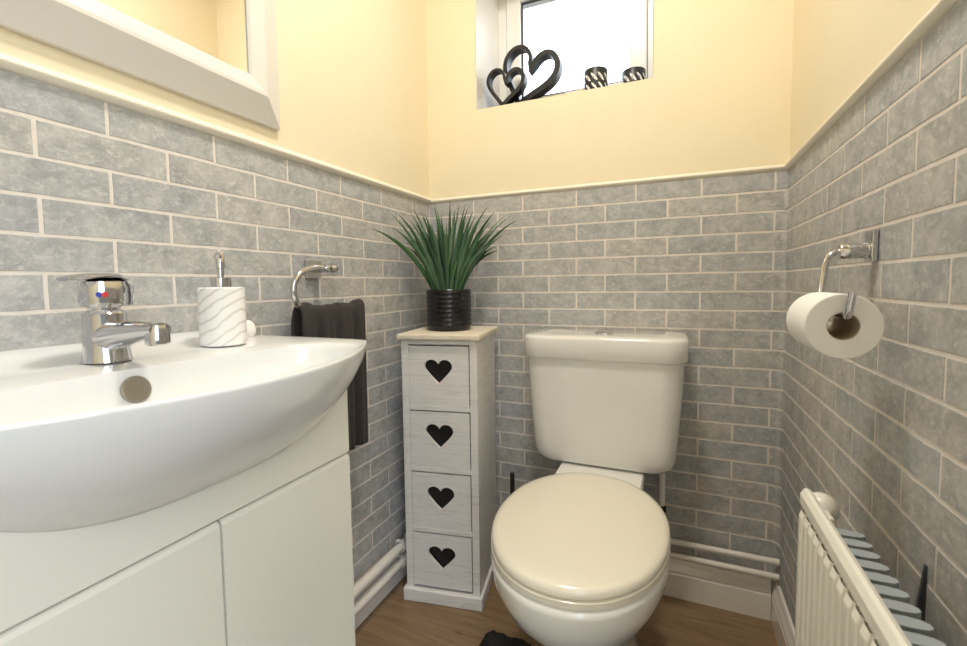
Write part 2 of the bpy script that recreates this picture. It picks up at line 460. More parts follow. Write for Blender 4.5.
# ------------------------------------------------------------------ vanity cabinet and basin
YC, XV = -0.997, 0.295
RZ, SD = .792, .203                      # rim height, shell depth
BXF, BHW = .397, .287                    # front reach, half width
def inside_D(x, dy):
    if x < 0 or abs(dy) > BHW: return False
    a = abs(dy); xf = BXF-.117*(a/BHW)**2
    c = BHW-.012                                  # small radius at the front corners
    if a > c: xf -= .012*(1-math.sqrt(max(0, 1-((a-c)/.012)**2)))
    return x < xf
SP = [(.203*t, (1-t**1.7)**.5) for t in (0, .02, .05, .09, .14, .2, .26, .32, .38, .44, .5, .56, .62, .68, .74, .8, .86, .91, .95, .98, .999)]
NB = 96
def d_loop():
    c = (.19, 0); out = []
    for i in range(NB):
        a = 2*PI*i/NB; lo, hi = 0, .6
        for _ in range(30):
            mid = (lo+hi)/2
            if inside_D(c[0]+mid*math.cos(a), mid*math.sin(a)): lo = mid
            else: hi = mid
        out.append((c[0]+lo*math.cos(a), lo*math.sin(a)))
    return out
DL = d_loop()
def inner_loop():
    out = []
    for i in range(NB):
        a = 2*PI*i/NB; lo, hi = 0, .6
        for _ in range(30):
            mid = (lo+hi)/2; x, y = mid*math.cos(a), mid*math.sin(a)
            ax = .118 if x > 0 else .098
            if (abs(x)/ax)**2.4+(abs(y)/.232)**2.4 < 1: lo = mid
            else: hi = mid
        out.append((.262+lo*math.cos(a), lo*math.sin(a)))
    return out
IL = inner_loop()
def inside_E(x, dy):
    if x < 0: return False
    return (x/BXF)**3.0+(abs(dy)/BHW)**3.0 < 1
def e_loop():
    out = []
    for i in range(NB):
        a = 2*PI*i/NB; lo, hi = 0, .6
        for _ in range(30):
            mid = (lo+hi)/2
            if inside_E(.19+mid*math.cos(a), mid*math.sin(a)): lo = mid
            else: hi = mid
        out.append((.19+lo*math.cos(a), lo*math.sin(a)))
    return out
EL = e_loop()
def shell_ring(d, s):
    w = min(1, max(0, d/.15)); w = w*w*(3-2*w)
    return [((ax*(1-w)+bx*w)*s, (ay*(1-w)+by*w)*s) for (ax, ay), (bx, by) in zip(DL, EL)]
def in_poly(x, y, P):
    c = False
    for (x0, y0), (x1, y1) in zip(P, P[1:]+P[:1]):
        if (y0 > y) != (y1 > y) and x < (x1-x0)*(y-y0)/(y1-y0)+x0: c = not c
    return c
def shell_z(x, dy):
    lo, hi = 0.0, .9989
    for _ in range(22):
        t = (lo+hi)/2
        if in_poly(x, dy, shell_ring(.203*t, (1-t**1.7)**.5)): lo = t
        else: hi = t
    return RZ-.203*lo
def back_up(x, dy):
    t = max(0, min(1, (.07-x)/.06)); t = t*t*(3-2*t)
    e = max(0, min(1, (.275-abs(dy))/.10)); e = e*e*(3-2*e)
    return .018*t*e
rings = []
for s, z in ((.02, .699), (.25, .700), (.5, .705), (.70, .719), (.85, .736), (.94, .752), (.985, .768), (1.0, .781), (1.012, .787)):
    rings.append([(.262+(x-.262)*s, YC+y*s, z) for x, y in IL])
for f, z in ((.12, .7895), (.30, .791), (.55, .792), (.78, .7925), (.90, .792), (.96, .7915), (.985, .789)):
    rr = []
    for (ix, iy), (ox, oy) in zip(IL, DL):
        x, y = ix+(ox-ix)*f, iy+(oy-iy)*f
        rr.append((x, YC+y, z+back_up(x, y)))
    rings.append(rr)
for d_, s in SP[1:]:
    z = RZ-d_
    rings.append([(x, YC+y, z+(back_up(x, y)*.6 if d_ < .02 else 0)) for x, y in shell_ring(d_, s)])
basin = thing('wash_basin', 'white ceramic wash basin with bowed front on the vanity cabinet', 'basin', (0, YC, RZ-SD))
bowl = mk('bowl', loft(rings), 'ceramic', basin, smooth=True, sharp=60)
# overflow on the rear inner wall, waste in the bottom
ovc = Vector((.1668, YC-.008, .762)); ovn = Vector((1, 0, .25)).normalized()
def disc(c, n, r, th, seg=28, dome=.0):
    n = Vector(n).normalized(); c = Vector(c); u = n.cross(Vector((0, 0, 1)))
    if u.length < .1: u = Vector((1, 0, 0))
    u.normalize(); v = n.cross(u)
    def rg(rad, h): return [c+n*h+u*rad*math.cos(2*PI*i/seg)+v*rad*math.sin(2*PI*i/seg) for i in range(seg)]
    return loft([rg(r, -th), rg(r, th*.6), rg(r*.9, th), rg(r*.5, th+dome), rg(r*.05, th+dome)])
mk('overflow_cover', disc(ovc, ovn, .0165, .005), 'steel', basin, smooth=True)
mk('waste', lathe((.262, YC, .697), [(.03, 0), (.03, .006), (.024, .008), (.004, .008)], 28), 'chrome', basin, smooth=True)

# cabinet
CY0, CY1 = YC-.216, YC+.216
cab = thing('vanity_cabinet', 'cream white two door vanity cabinet under the basin', 'cabinet', (XV/2, YC, 0))
mk('carcass', join(box(.017, XV-.02, CY0, CY0+.016, .1, .655), box(.017, XV-.02, CY1-.016, CY1, .1, .655), box(.017, XV-.02, CY0+.016, CY1-.016, .1, .116), box(.017, .025, CY0+.016, CY1-.016, .116, .56)), 'gap', cab)
DT = .6215
n = 40; top = []
for i in range(n+1):
    y = CY0+(CY1-CY0)*i/n; top.append((y, shell_z(XV, y-YC)-.0003))
fa = [[(XV, y, DT+.003), (XV, y, zt), (XV-.018, y, min(zt, shell_z(XV-.018, y-YC)-.002)), (XV-.018, y, DT+.003)] for y, zt in top]
mk('fascia', loft(fa), 'cabinet', cab)
for y0, y1 in ((CY0, YC-.0015), (YC+.0015, CY1)):
    # door with a sloped finger-pull top edge
    prof = [(XV-.018, .105), (XV-.002, .105), (XV, .107), (XV, DT-.007), (XV-.002, DT-.003), (XV-.005, DT-.001), (XV-.018, DT-.001)]
    mk('door', loft([[(x, y0, z) for x, z in prof], [(x, y1, z) for x, z in prof]]), 'cabinet', cab)
mk('plinth', box(.017, XV-.05, CY0+.01, CY1-.01, 0, .1), 'cabinet', cab)

# ------------------------------------------------------------------ mixer tap
tx, ty, tz = .098, YC, .7925
tap = thing('mixer_tap', 'chrome single lever mixer tap on the basin ledge', 'tap', (tx, ty, tz))
def oval(cx, cy, a, b, z, n=28): return [(cx+a*math.cos(2*PI*i/n), cy+b*math.sin(2*PI*i/n), z) for i in range(n)]
mk('body', loft([oval(tx, ty, .027, .026, tz), oval(tx, ty, .026, .025, tz+.004), oval(tx, ty, .0235, .0235, tz+.02), oval(tx, ty, .0225, .0225, tz+.045), oval(tx, ty, .0225, .0225, tz+.060), oval(tx, ty, .019, .019, tz+.064)]), 'chrome', tap, smooth=True)
sp = []
for t in range(9):
    f = t/8; x = tx+.006+.104*f
    zc = tz+.030+.018*f-.006*f*f; hh = .020*(1-f)+.0085*f; ww = .021*(1-f)+.0125*f
    sp.append([(x, ty+ww*math.cos(2*PI*i/20), zc+hh*math.sin(2*PI*i/20)) for i in range(20)])
spout = mk('spout', loft(sp), 'chrome', tap, smooth=True)
mk('aerator', lathe((tx+.104, ty, tz+.024), [(.0105, 0), (.0125, .002), (.0125, .016), (.010, .024)], 24), 'chrome', tap, smooth=True)
head = mk('cartridge_head', lathe((tx, ty, tz+.062), [(.0165, 0), (.0165, .006), (.0235, .008), (.0245, .014), (.0245, .030), (.022, .038), (.012, .042), (.002, .043)], 32), 'chrome', tap, smooth=True)
# lever: flat plate over the head, with its stem curving down behind
lv = []
for f, zz, wd, th in ((-.045, .1030, .010, .0026), (-.036, .1045, .016, .0036), (-.012, .107, .021, .004), (.008, .107, .021, .004), (.022, .103, .017, .004), (.030, .094, .012, .003), (.033, .082, .009, .003), (.032, .070, .007, .003)):
    d = Vector((-.20, .98, 0)); nrm = Vector((.98, .20, 0))
    c = Vector((tx, ty, tz))+d*f; up = Vector((0, 0, 1)) if f < .015 else Vector((0, .98, .3)).normalized()
    lv.append([c+Vector((0, 0, zz))+nrm*wd*math.cos(2*PI*i/14)+up*th*math.sin(2*PI*i/14) for i in range(14)])
mk('lever', loft(lv), 'chrome', tap, smooth=True)
dn = Vector((.85, -.53, 0)).normalized(); hc = Vector((tx, ty, tz+.084))
for a, mt in ((-.07, 'blue'), (.16, 'red')):
    q = Matrix.Rotation(a, 3, 'Z') @ dn
    mk('temperature_mark', disc(hc+q*.0238, q, .0034, .0012, 14), mt, head)

# ------------------------------------------------------------------ soap dispenser, soap
dx, dy, dz = .100, -.838, .7926
sd = thing('soap_dispenser', 'white marble soap dispenser with chrome pump on the basin ledge', 'soap dispenser', (dx, dy, dz))
mk('body', lathe((dx, dy, dz), [(.031, 0), (.033, .002), (.033, .089), (.031, .091), (.006, .0915)], 40), 'marble', sd, smooth=True)
mk('collar', lathe((dx, dy, dz+.0915), [(.0145, 0), (.0145, .014), (.0125, .0155), (.004, .0155)], 28), 'chrome', sd, smooth=True)
mk('pump_stem', lathe((dx, dy, dz+.106), [(.0048, 0), (.0048, .014), (.0065, .015), (.0065, .038), (.0055, .040)], 20), 'chrome', sd, smooth=True)
mk('nozzle', tube(spline([(dx, dy, dz+.139), (dx+.012, dy-.012, dz+.141), (dx+.022, dy-.022, dz+.137)], 5), .0038, 12), 'chrome', sd, smooth=True)
so = [sell(.042, -.752, .014*k, .018*k, .7925+h, 20, 2.3) for k, h in ((.75, 0), (1, .006), (1.0, .014), (.85, .024), (.45, .030), (.05, .031))]
tag(mk('soap', loft(so), 'paper', None, smooth=True, loc=(.042, -.752, .7925)), 'small white soap tucked beside the marble dispenser', 'soap')

# ------------------------------------------------------------------ towel ring and towel
tr_ = thing('towel_ring', 'chrome open towel ring on the brick wall above the basin', 'towel ring', (0, -.542, .922))
mk('wall_plate', bbox(.0016, .009, -.564, -.520, .901, .943, .0015), 'satin', tr_)
mk('post', lathe((.008, -.540, .922), [(.009, 0), (.009, .04)], 20, 'x'), 'chrome', tr_, smooth=True)
mk('end_cap', lathe((.050, -.556, .922), [(.009, 0), (.0095, .002), (.0095, .014), (.008, .016), (.008, .020), (.0095, .022), (.0095, .034), (.008, .036)], 20, 'y'), 'chrome', tr_, smooth=True)
mk('ring', tube(spline([(.050, -.550, .922), (.050, -.585, .923), (.050, -.617, .915), (.050, -.638, .896), (.050, -.644, .872), (.050, -.637, .850), (.050, -.622, .838), (.050, -.590, .835), (.050, -.50, .834), (.050, -.448, .834)], 6), .0065, 14), 'chrome', tr_, smooth=True)
# towel: doubled over the lower bar of the ring
bar = Vector((.050, 0, .834)); cols = []; NT = 44
Y0, Y1 = -.640, -.440
for i in range(NT+1):
    f = i/NT; y = Y0+(Y1-Y0)*f
    rp = .006*math.sin(f*21)+.004*math.sin(f*43+1)
    sag = -.010*math.sin(PI*f)**2+.004*math.sin(f*14)
    if f < .12: sag -= .010*(1-f/.12)
    ed = .012*(max(0, abs(f-.5)-.44)/.06)
    col = []
    for zz in [.55+.026*j for j in range(11)]: col.append((.036+.25*rp*max(0, (.84-zz))*3, y, zz))
    for a in range(0, 11):
        t = PI-PI*a/10; col.append((.050+.0125*math.cos(t)+.002*rp, y+ed*.3, .829+sag*.6+.0165*math.sin(t)+rp*.2))
    for zz in [.800-.0305*j for j in range(11)]:
        g = (.83-zz)/.34
        yy = y+(.5-f)*.0*g
        col.append((.0635+rp*(.5+.6*g)-.004*g, yy, zz if zz > .50 else .492+.010*(1-f)))
    cols.append(col)
tw = mk('hand_towel', loft(cols, False, False, False), 'towel', None, smooth=True, loc=(.05, -.536, .84), sharp=180)
tag(tw, 'dark brown hand towel draped through the chrome towel ring', 'towel')
so_ = tw.modifiers.new('thickness', 'SOLIDIFY'); so_.thickness = .006; so_.offset = 0
sb_ = tw.modifiers.new('soft', 'SUBSURF'); sb_.levels = 1; sb_.render_levels = 1

# ------------------------------------------------------------------ mirror
mir = thing('wall_mirror', 'rectangular mirror in a white sloping frame on the cream wall', 'mirror', (0, -.95, 1.21))
MY0, MY1, MZ0, MZ1 = -1.30, -.623, 1.205, 2.02
mp = [(.0, .000), (.010, .000), (.031, .046), (.031, .052), (.024, .074), (.020, .078), (.0, .078)]   # (x, inset)
def mitre(side):
    def pt(x, d, e):
        if side == 'bottom': return (x, MY0+d if e == 0 else MY1-d, MZ0+d)
        if side == 'top': return (x, MY0+d if e == 0 else MY1-d, MZ1-d)
        if side == 'near': return (x, MY0+d, MZ0+d if e == 0 else MZ1-d)
        return (x, MY1-d, MZ0+d if e == 0 else MZ1-d)
    return loft([[pt(x, d, 0) for x, d in mp], [pt(x, d, 1) for x, d in mp]])
for s in ('bottom', 'top', 'near', 'far'): mk('frame_rail', mitre(s), 'frame', mir)
mk('mirror_glass', box(.004, .018, MY0+.074, MY1-.074, MZ0+.074, MZ1-.074), 'mirror', mir)

# ------------------------------------------------------------------ heart drawer tower
TA = math.radians(10.0); TW, TD, TH = .228, .248, .751
fr = Vector((.295, -.2745)); ca, sa_ = math.cos(TA), math.sin(TA)
cen = fr - .5*TW*Vector((ca, sa_)) + .5*TD*Vector((-sa_, ca))
tower = thing('drawer_tower', 'narrow whitewashed wooden tower of four heart cut-out drawers', 'drawer unit', (cen.x, cen.y, 0), TA)
hw, hd = TW/2, TD/2
def L_(name, vf, mt, par=tower, **k): return mk(name, vf, mt, par, local=True, **k)
L_('plinth', bbox(-hw, hw, -hd, hd, 0, .036, .003), 'wash')
fy = -hd+.010                                  # face plane
L_('side_panel', bbox(-hw+.008, -hw+.020, fy, hd-.008, .036, .7355, .001), 'wash')
L_('side_panel', bbox(hw-.020, hw-.008, fy, hd-.008, .036, .7355, .001), 'wash')
L_('back_panel', box(-hw+.020, hw-.020, hd-.014, hd-.008, .036, .7355), 'wash')
L_('top', bbox(-hw-.001, hw+.002, -hd-.002, hd+.002, .7352, TH, .004), 'washtop')
L_('upright', bbox(-hw+.0195, -hw+.028, fy+.0005, fy+.02, .036, .7355, .001), 'wash')
L_('upright', bbox(hw-.028, hw-.0195, fy+.0005, fy+.02, .036, .7355, .001), 'wash')
DR = [(.555, .7215, .651), (.384, .542, .474), (.212, .371, .300), (.044, .199, .130)]
for zr in (.7285, .5485, .3775, .2055): L_('crossbar', bbox(-hw+.028, hw-.028, fy+.001, fy+.018, zr-.0065, zr+.0065, .001), 'wash')
def heart2(n=24):
    """rounded heart: two lobes running down convex flanks to a tip"""
    half = []; cx, cz, r = .49, .36, .52
    a0 = math.acos(-cx/r)
    for i in range(n+1):
        a = a0+(-.62-a0)*i/n; half.append((cx+r*math.cos(a), cz+r*math.sin(a)))
    x0, z0 = half[-1]
    for i in range(1, 13):
        t = i/12; half.append((x0*(1-t)+.05*math.sin(PI*t)*.8, z0*(1-t)-1.0*t-.0*math.sin(PI*t)))
    return half+[(-x, z) for x, z in half[-2:0:-1]]
HE = heart2()
for z0, z1, hz in DR:
    x0, x1 = -hw+.0290, hw-.0310; y0, y1 = fy+.002, fy+.011; z1 -= .0035; z0 += .0005
    hs = [(.0385*x-.002, hz+.0345*y) for x, y in HE]
    rect = []
    for x, z in hs:
        ddx, ddz = x+.002, z-(hz+.002)
        t = min([((x1 if ddx > 0 else x0)+.002)/ddx if abs(ddx) > 1e-9 else 9e9, ((z1 if ddz > 0 else z0)-(hz+.002))/ddz if abs(ddz) > 1e-9 else 9e9])
        rect.append([-.002+ddx*t, hz+.002+ddz*t])
    for cx, cz in ((x0, z0), (x1, z0), (x0, z1), (x1, z1)):
        j = min(range(len(rect)), key=lambda i: (rect[i][0]-cx)**2+(rect[i][1]-cz)**2); rect[j] = [cx, cz]
    N_ = len(hs)
    rg = [[(x, y1, z) for x, z in rect], [(x, y0, z) for x, z in rect], [(x, y0, z) for x, z in hs], [(x, y1, z) for x, z in hs]]
    V, F = loft(rg, True, False, False)
    F += [(i, (i+1) % N_, 3*N_+(i+1) % N_, 3*N_+i) for i in range(N_)]
    d = L_('drawer', (V, F), 'wash')
    L_('drawer_box', join(box(x0+.004, x0+.010, y1, hd-.02, z0+.004, z1-.02), box(x1-.010, x1-.004, y1, hd-.02, z0+.004, z1-.02), box(x0+.01, x1-.01, y1, hd-.02, z0+.004, z0+.01), box(x0+.01, x1-.01, hd-.026, hd-.02, z0+.01, z1-.02)), 'wash', d)
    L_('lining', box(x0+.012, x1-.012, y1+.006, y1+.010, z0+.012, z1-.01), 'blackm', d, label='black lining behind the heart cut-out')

# ------------------------------------------------------------------ potted grass
px, py, pz = .155, -.168, TH+.0005
plant = thing('potted_grass', 'artificial grass plant in black ribbed pot on the drawer tower', 'potted plant', (px, py, pz))
prof = [(.055, 0), (.061, .003), (.0635, .008)]
for i in range(8):
    z0 = .010+i*.0130
    prof += [(.0640, z0), (.0655, z0+.004), (.0655, z0+.009), (.0640, z0+.0125)]
prof += [(.0650, .1155), (.0640, .1170), (.060, .1170), (.059, .100), (.004, .100)]
mk('pot', lathe((px, py, pz), prof, 48), 'black', plant, smooth=True)
mk('soil', lathe((px, py, pz+.1005), [(.0585, 0), (.0585, .004), (.03, .007), (.003, .007)], 24), 'soil', plant, smooth=True)
tips = [(370.5, 228), (391, 214), (397, 213), (413.4, 209.7), (422.7, 217.4), (434.3, 205), (437, 209), (450, 200.5), (459, 206), (465.7, 204), (468.7, 206), (487.7, 206.7), (494.7, 212), (505, 216), (512, 215), (518, 219.7), (393, 228), (454, 213), (441, 216), (476, 215)]
for i in range(52):
    x = random.uniform(402, 503); tips.append((x, 207+.006*(x-452)**2*.5+random.uniform(2, 38)))
soilz = pz+.104
for i, (ux, uy) in enumerate(tips):
    big = i < 20
    d = ray(ux, uy); tt = (Vector((px, py, 0))-CAM).dot(fwd)/d.dot(fwd) + (random.uniform(-.05, .05) if big else random.uniform(-.07, .07))
    tip = CAM+d*tt
    while (tip.x < .022 or tip.y > -.022): tt -= .01; tip = CAM+d*tt
    off = (ux-450)/75.0
    ra = random.uniform(-1, 1)
    base = Vector((px, py, soilz))+Vector((.92, .39, 0))*(.046*max(-1, min(1, off*.95))+random.uniform(-.008, .008))+Vector((-.39, .92, 0))*.026*ra
    mid = base+(tip-base)*.5; lean = (tip-base); lean.z = 0
    mid = mid - lean*random.uniform(.10, .20) + Vector((0, 0, .03+.12*lean.length))
    wd = random.uniform(.0042, .0058) if big else random.uniform(.0042, .0060)
    side = Vector((.92, .39, 0))*math.cos(ra*.7)+Vector((-.39, .92, 0))*math.sin(ra*.7)
    V, F = [], []; NS = 10
    for k in range(NS+1):
        t = k/NS; p = base*(1-t)**2+mid*2*t*(1-t)+tip*t*t
        w = wd*(.75+.6*math.sin(PI*min(1, t*1.1)))*(1-t**3)+.0003
        dr = (mid-base)*(1-t)+(tip-mid)*t; s = side-dr*(side.dot(dr)/dr.length_squared); s.normalize()
        nn = dr.cross(s).normalized()
        V += [p-s*w+nn*w*.45, p, p+s*w+nn*w*.45]
        if k: b0 = 3*(k-1); F += [(b0, b0+1, b0+4, b0+3), (b0+1, b0+2, b0+5, b0+4)]
    mk('leaf', (V, F), 'leaf', plant, smooth=True, sharp=180)

# ------------------------------------------------------------------ toilet
TX = .5905
wc = thing('toilet', 'white close coupled toilet with ivory lid closed', 'toilet', (TX, -.35, 0))
pan = [sell(TX, -.345, .112, .185, 0, 56, 2.6), sell(TX, -.345, .110, .183, .012, 56, 2.6), sell(TX, -.345, .098, .172, .03, 56, 2.5),
       sell(TX, -.350, .092, .165, .10, 56, 2.4), sell(TX, -.350, .089, .160, .155, 56, 2.3), sell(TX, -.372, .098, .172, .200, 56, 2.2),
       sell(TX, -.402, .126, .205, .245, 56, 2.15), sell(TX, -.427, .152, .227, .295, 56, 2.1), sell(TX, -.440, .1655, .235, .335, 56, 2.1),
       sell(TX, -.443, .169, .236, .365, 56, 2.1), sell(TX, -.443, .168, .235, .375, 56, 2.1), sell(TX, -.443, .160, .227, .378, 56, 2.1)]
mk('pan', loft(pan), 'pan', wc, smooth=True, sharp=70)
sh = [rrect(TX-.085, TX+.085, -.30, -.03, .20, .03, .02), rrect(TX-.095, TX+.095, -.30, -.02, .28, .03, .02), rrect(TX-.105, TX+.105, -.30, -.018, .36, .03, .02),
      rrect(TX-.105, TX+.105, -.30, -.018, .398, .03, .02), rrect(TX-.102, TX+.102, -.296, -.021, .402, .03, .02), rrect(TX-.09, TX+.09, -.28, -.03, .403, .03, .02)]
mk('cistern_shelf', loft(sh), 'pan', wc, smooth=True)
SY, SA, SB = -.443, .1685, .231
st = [sell(TX, SY, SA-.004, SB-.004, .3785, 64, 2.1, (SB-.013)-.004), sell(TX, SY, SA+.001, SB+.001, .381, 64, 2.1, (SB-.013)+.001), sell(TX, SY, SA+.001, SB+.001, .391, 64, 2.1, (SB-.013)+.001), sell(TX, SY, SA-.003, SB-.003, .3935, 64, 2.1, (SB-.013)-.003)]
mk('seat', loft(st), 'lid', wc, smooth=True)
ld = [sell(TX, SY, SA-.004, SB-.004, .3945, 64, 2.1, (SB-.013)-.004), sell(TX, SY, SA, SB, .397, 64, 2.1, (SB-.013)), sell(TX, SY, SA, SB, .405, 64, 2.1, (SB-.013)), sell(TX, SY, SA-.004, SB-.004, .4105, 64, 2.1, (SB-.013)-.004),
      sell(TX, SY, SA-.014, SB-.014, .4132, 64, 2.1, (SB-.013)-.014), sell(TX, SY, SA-.035, SB-.035, .4152, 64, 2.1, (SB-.013)-.035), sell(TX, SY, .09, .13, .4165, 64, 2.1), sell(TX, SY, .01, .02, .417, 64, 2.1)]
mk('lid', loft(ld), 'lid', wc, smooth=True)
def cring(hw_, yf, z, rf=.05): return rrect(TX-.003-hw_-.003, TX-.003+hw_+.003, yf, -.012, z, rf, .012, 8)
ci = [cring(.125, -.150, .4035), cring(.150, -.166, .4045), cring(.165, -.176, .409), cring(.1735, -.182, .419), cring(.178, -.185, .436), cring(.1815, -.187, .470), cring(.191, -.192, .60), cring(.1955, -.195, .693)]
cistern = mk('cistern', loft(ci), 'pan', wc, smooth=True, sharp=60)
li = [cring(.190, -.190, .6865), cring(.200, -.201, .687, .055), cring(.2025, -.203, .691, .055), cring(.2035, -.204, .737, .055), cring(.2015, -.202, .743, .055), cring(.196, -.197, .7455, .05), cring(.150, -.155, .7465, .05)]
cl_ = mk('cistern_lid', loft(li), 'pan', wc, smooth=True, sharp=60)
mk('flush_button', loft([sell(.588, -.105, .024, .019, .7463, 28), sell(.588, -.105, .024, .019, .750, 28), sell(.588, -.105, .021, .016, .7515, 28), sell(.588, -.105, .003, .003, .7515, 28)]), 'satin', cistern, smooth=True)

# cistern feed
fd = thing('water_feed_pipe', 'white water feed pipe with dark valve under the cistern', 'pipe', (.736, -.075, .17))
mk('pipe', tube([(.736, -.075, .285), (.736, -.075, .4025)], .0075, 14), 'pipe', fd, smooth=True)
mk('valve', join(lathe((.736, -.075, .245), [(.008, 0), (.010, .002), (.010, .018), (.008, .022), (.011, .024), (.011, .038), (.008, .042)], 16)), 'blackm', fd, smooth=True)
mk('pipe', tube([(.736, -.075, .180), (.736, -.075, .247)], .0070, 14), 'pipe', fd, smooth=True)

# toilet brush behind the pan
br = thing('toilet_brush', 'slim black toilet brush standing between tower and toilet', 'toilet brush', (.3195, -.095, 0))
mk('holder', lathe((.3195, -.095, 0), [(.036, 0), (.040, .004), (.038, .115), (.036, .118), (.010, .118)], 28), 'blackm', br, smooth=True)
mk('handle', lathe((.3195, -.095, .117), [(.006, 0), (.006, .06), (.0068, .07), (.0068, .196), (.0055, .201)], 18), 'blackm', br, smooth=True)

# pedestal mat
mo = []
def mat_outline():
    x0, x1, yb, yf = .340, .841, -.343, -.90
    nx0, nx1, ny = .462, .718, -.56
    P = [(x0, yf), (x1, yf), (x1, yb), (nx1, yb), (nx1, ny), (nx0, ny), (nx0, yb), (x0, yb)]
    return P
bm = bmesh.new(); P = mat_outline()
vs = [bm.verts.new((x, y, 0)) for x, y in P]; f = bm.faces.new(vs)
ve = [v for v in vs]
bmesh.ops.bevel(bm, geom=ve, offset=.022, segments=5, affect='VERTICES', profile=.5)
bmesh.ops.triangulate(bm, faces=bm.faces); 
for _ in range(3): bmesh.ops.subdivide_edges(bm, edges=[e for e in bm.edges if e.calc_length() > .018], cuts=1, use_grid_fill=True); bmesh.ops.triangulate(bm, faces=bm.faces)
r = bmesh.ops.extrude_face_region(bm, geom=list(bm.faces))
for v in [g for g in r['geom'] if isinstance(g, bmesh.types.BMVert)]:
    v.co.z = .016+random.uniform(-.004, .005); v.co.x += random.uniform(-.003, .003); v.co.y += random.uniform(-.003, .003)
bm.verts.index_update()
mvf = ([tuple(v.co) for v in bm.verts], [tuple(v.index for v in f.verts) for f in bm.faces]); bm.free()
tag(mk('pedestal_mat', mvf, 'mat', None, smooth=True, loc=(.59, -.62, 0), sharp=180), 'black shaggy pedestal mat around the toilet foot', 'mat')

# ------------------------------------------------------------------ heating pipes
def pipe_run(name, label, path, r, clips, clipdir):
    c = path[len(path)//2]
    t = thing(name, label, 'pipe', (c[0], c[1], c[2]), 0, None)
    mk('pipe', tube(path, r, 16), 'pipe', t, smooth=True)
    for q in clips:
        q = Vector(q); cd_ = Vector(clipdir)
        if abs(cd_.x) > .5: vf = join(tube([q+Vector((0, -.006, 0)), q+Vector((0, .006, 0))], r+.003, 14), box(min(q.x, q.x+cd_.x*.016), max(q.x, q.x+cd_.x*.016), q.y-.006, q.y+.006, q.z-r-.004, q.z+r+.004))
        else: vf = join(tube([q+Vector((-.006, 0, 0)), q+Vector((.006, 0, 0))], r+.003, 14), box(q.x-.006, q.x+.006, q.y, q.y+.016, q.z-r-.004, q.z+r+.004))
        mk('pipe_clip', vf, 'pipe', t)
pipe_run('heating_pipe', 'upper white heating pipe along the wall behind the toilet', [(.268, -.0285, .166), (.6, -.0285, .166), (W-.003, -.0285, .166)], .0078, [(.45, -.0285, .166)], (0, 1, 0))
pipe_run('heating_pipe', 'lower white heating pipe just above the skirting behind the toilet', [(.268, -.0285, .127), (.6, -.0285, .127), (W-.003, -.0285, .127)], .0078, [(.45, -.0285, .127)], (0, 1, 0))
for zc, lab in ((.118, 'upper white heating pipe along the skirting between vanity and drawer tower'), (.072, 'lower white heating pipe along the skirting between vanity and drawer tower')):
    pipe_run('heating_pipe', lab, [(.0325, -.775, zc), (.0325, -.5, zc), (.0325, -.215, zc)] + [(.0325-.012*math.sin(a), -.215+.012*(1-math.cos(a))*0+.010*math.sin(a), zc) for a in (.5, 1.0)] + [(.017, -.204, zc)], .0125, [(.0325, -.262, zc)], (-1, 0, 0))

# ------------------------------------------------------------------ toilet roll holder and roll
hp = thing('toilet_roll_holder', 'chrome toilet roll holder arm on the brick wall', 'roll holder', (W, -.525, .925))
mk('wall_plate', bbox(W-.009, W-.0016, -.556, -.530, .906, .950, .0015), 'chrome', hp)
mk('post', lathe((W-.042, -.543, .922), [(.0095, 0), (.0108, .002), (.0108, .031), (.0095, .033)], 20, 'x'), 'chrome', hp, smooth=True)
RX, RZc, RY0, RY1, RR, RC = .9475, .8265, -.668, -.568, .0390, .0168
wz = RZc+RC-.0042
mk('arm', tube(spline([(W-.040, -.543, .922), (W-.050, -.545, .919), (W-.058, -.549, .905), (RX+.004, -.558, .868), (RX, -.561, wz+.006), (RX, -.567, wz), (RX, -.60, wz), (RX, -.672, wz), (RX, -.681, wz+.003), (RX+.001, -.684, wz+.012), (RX+.003, -.685, wz+.028)], 6), .0042, 12), 'chrome', hp, smooth=True)
roll = thing('toilet_roll', 'half used white toilet roll on the chrome holder', 'toilet roll', (RX, (RY0+RY1)/2, RZc-RR))
def hollow(ri, ro, y0, y1, n=48):
    def rg(r, y): return [(RX+r*math.cos(2*PI*i/n), y, RZc+r*math.sin(2*PI*i/n)) for i in range(n)]
    R_ = [rg(ri, y0), rg(ro-.001, y0), rg(ro, y0+.001), rg(ro, y1-.001), rg(ro-.001, y1), rg(ri, y1)]
    V, F = loft(R_, True, False, False); nn = len(R_)-1
    F += [(nn*n+i, nn*n+(i+1) % n, (i+1) % n, i) for i in range(n)]
    return V, F
mk('paper', hollow(RC, RR, RY0, RY1), 'paper', roll, smooth=True)
mk('core', hollow(RC-.0009, RC, RY0+.0005, RY1-.0005), 'card', roll, smooth=True)

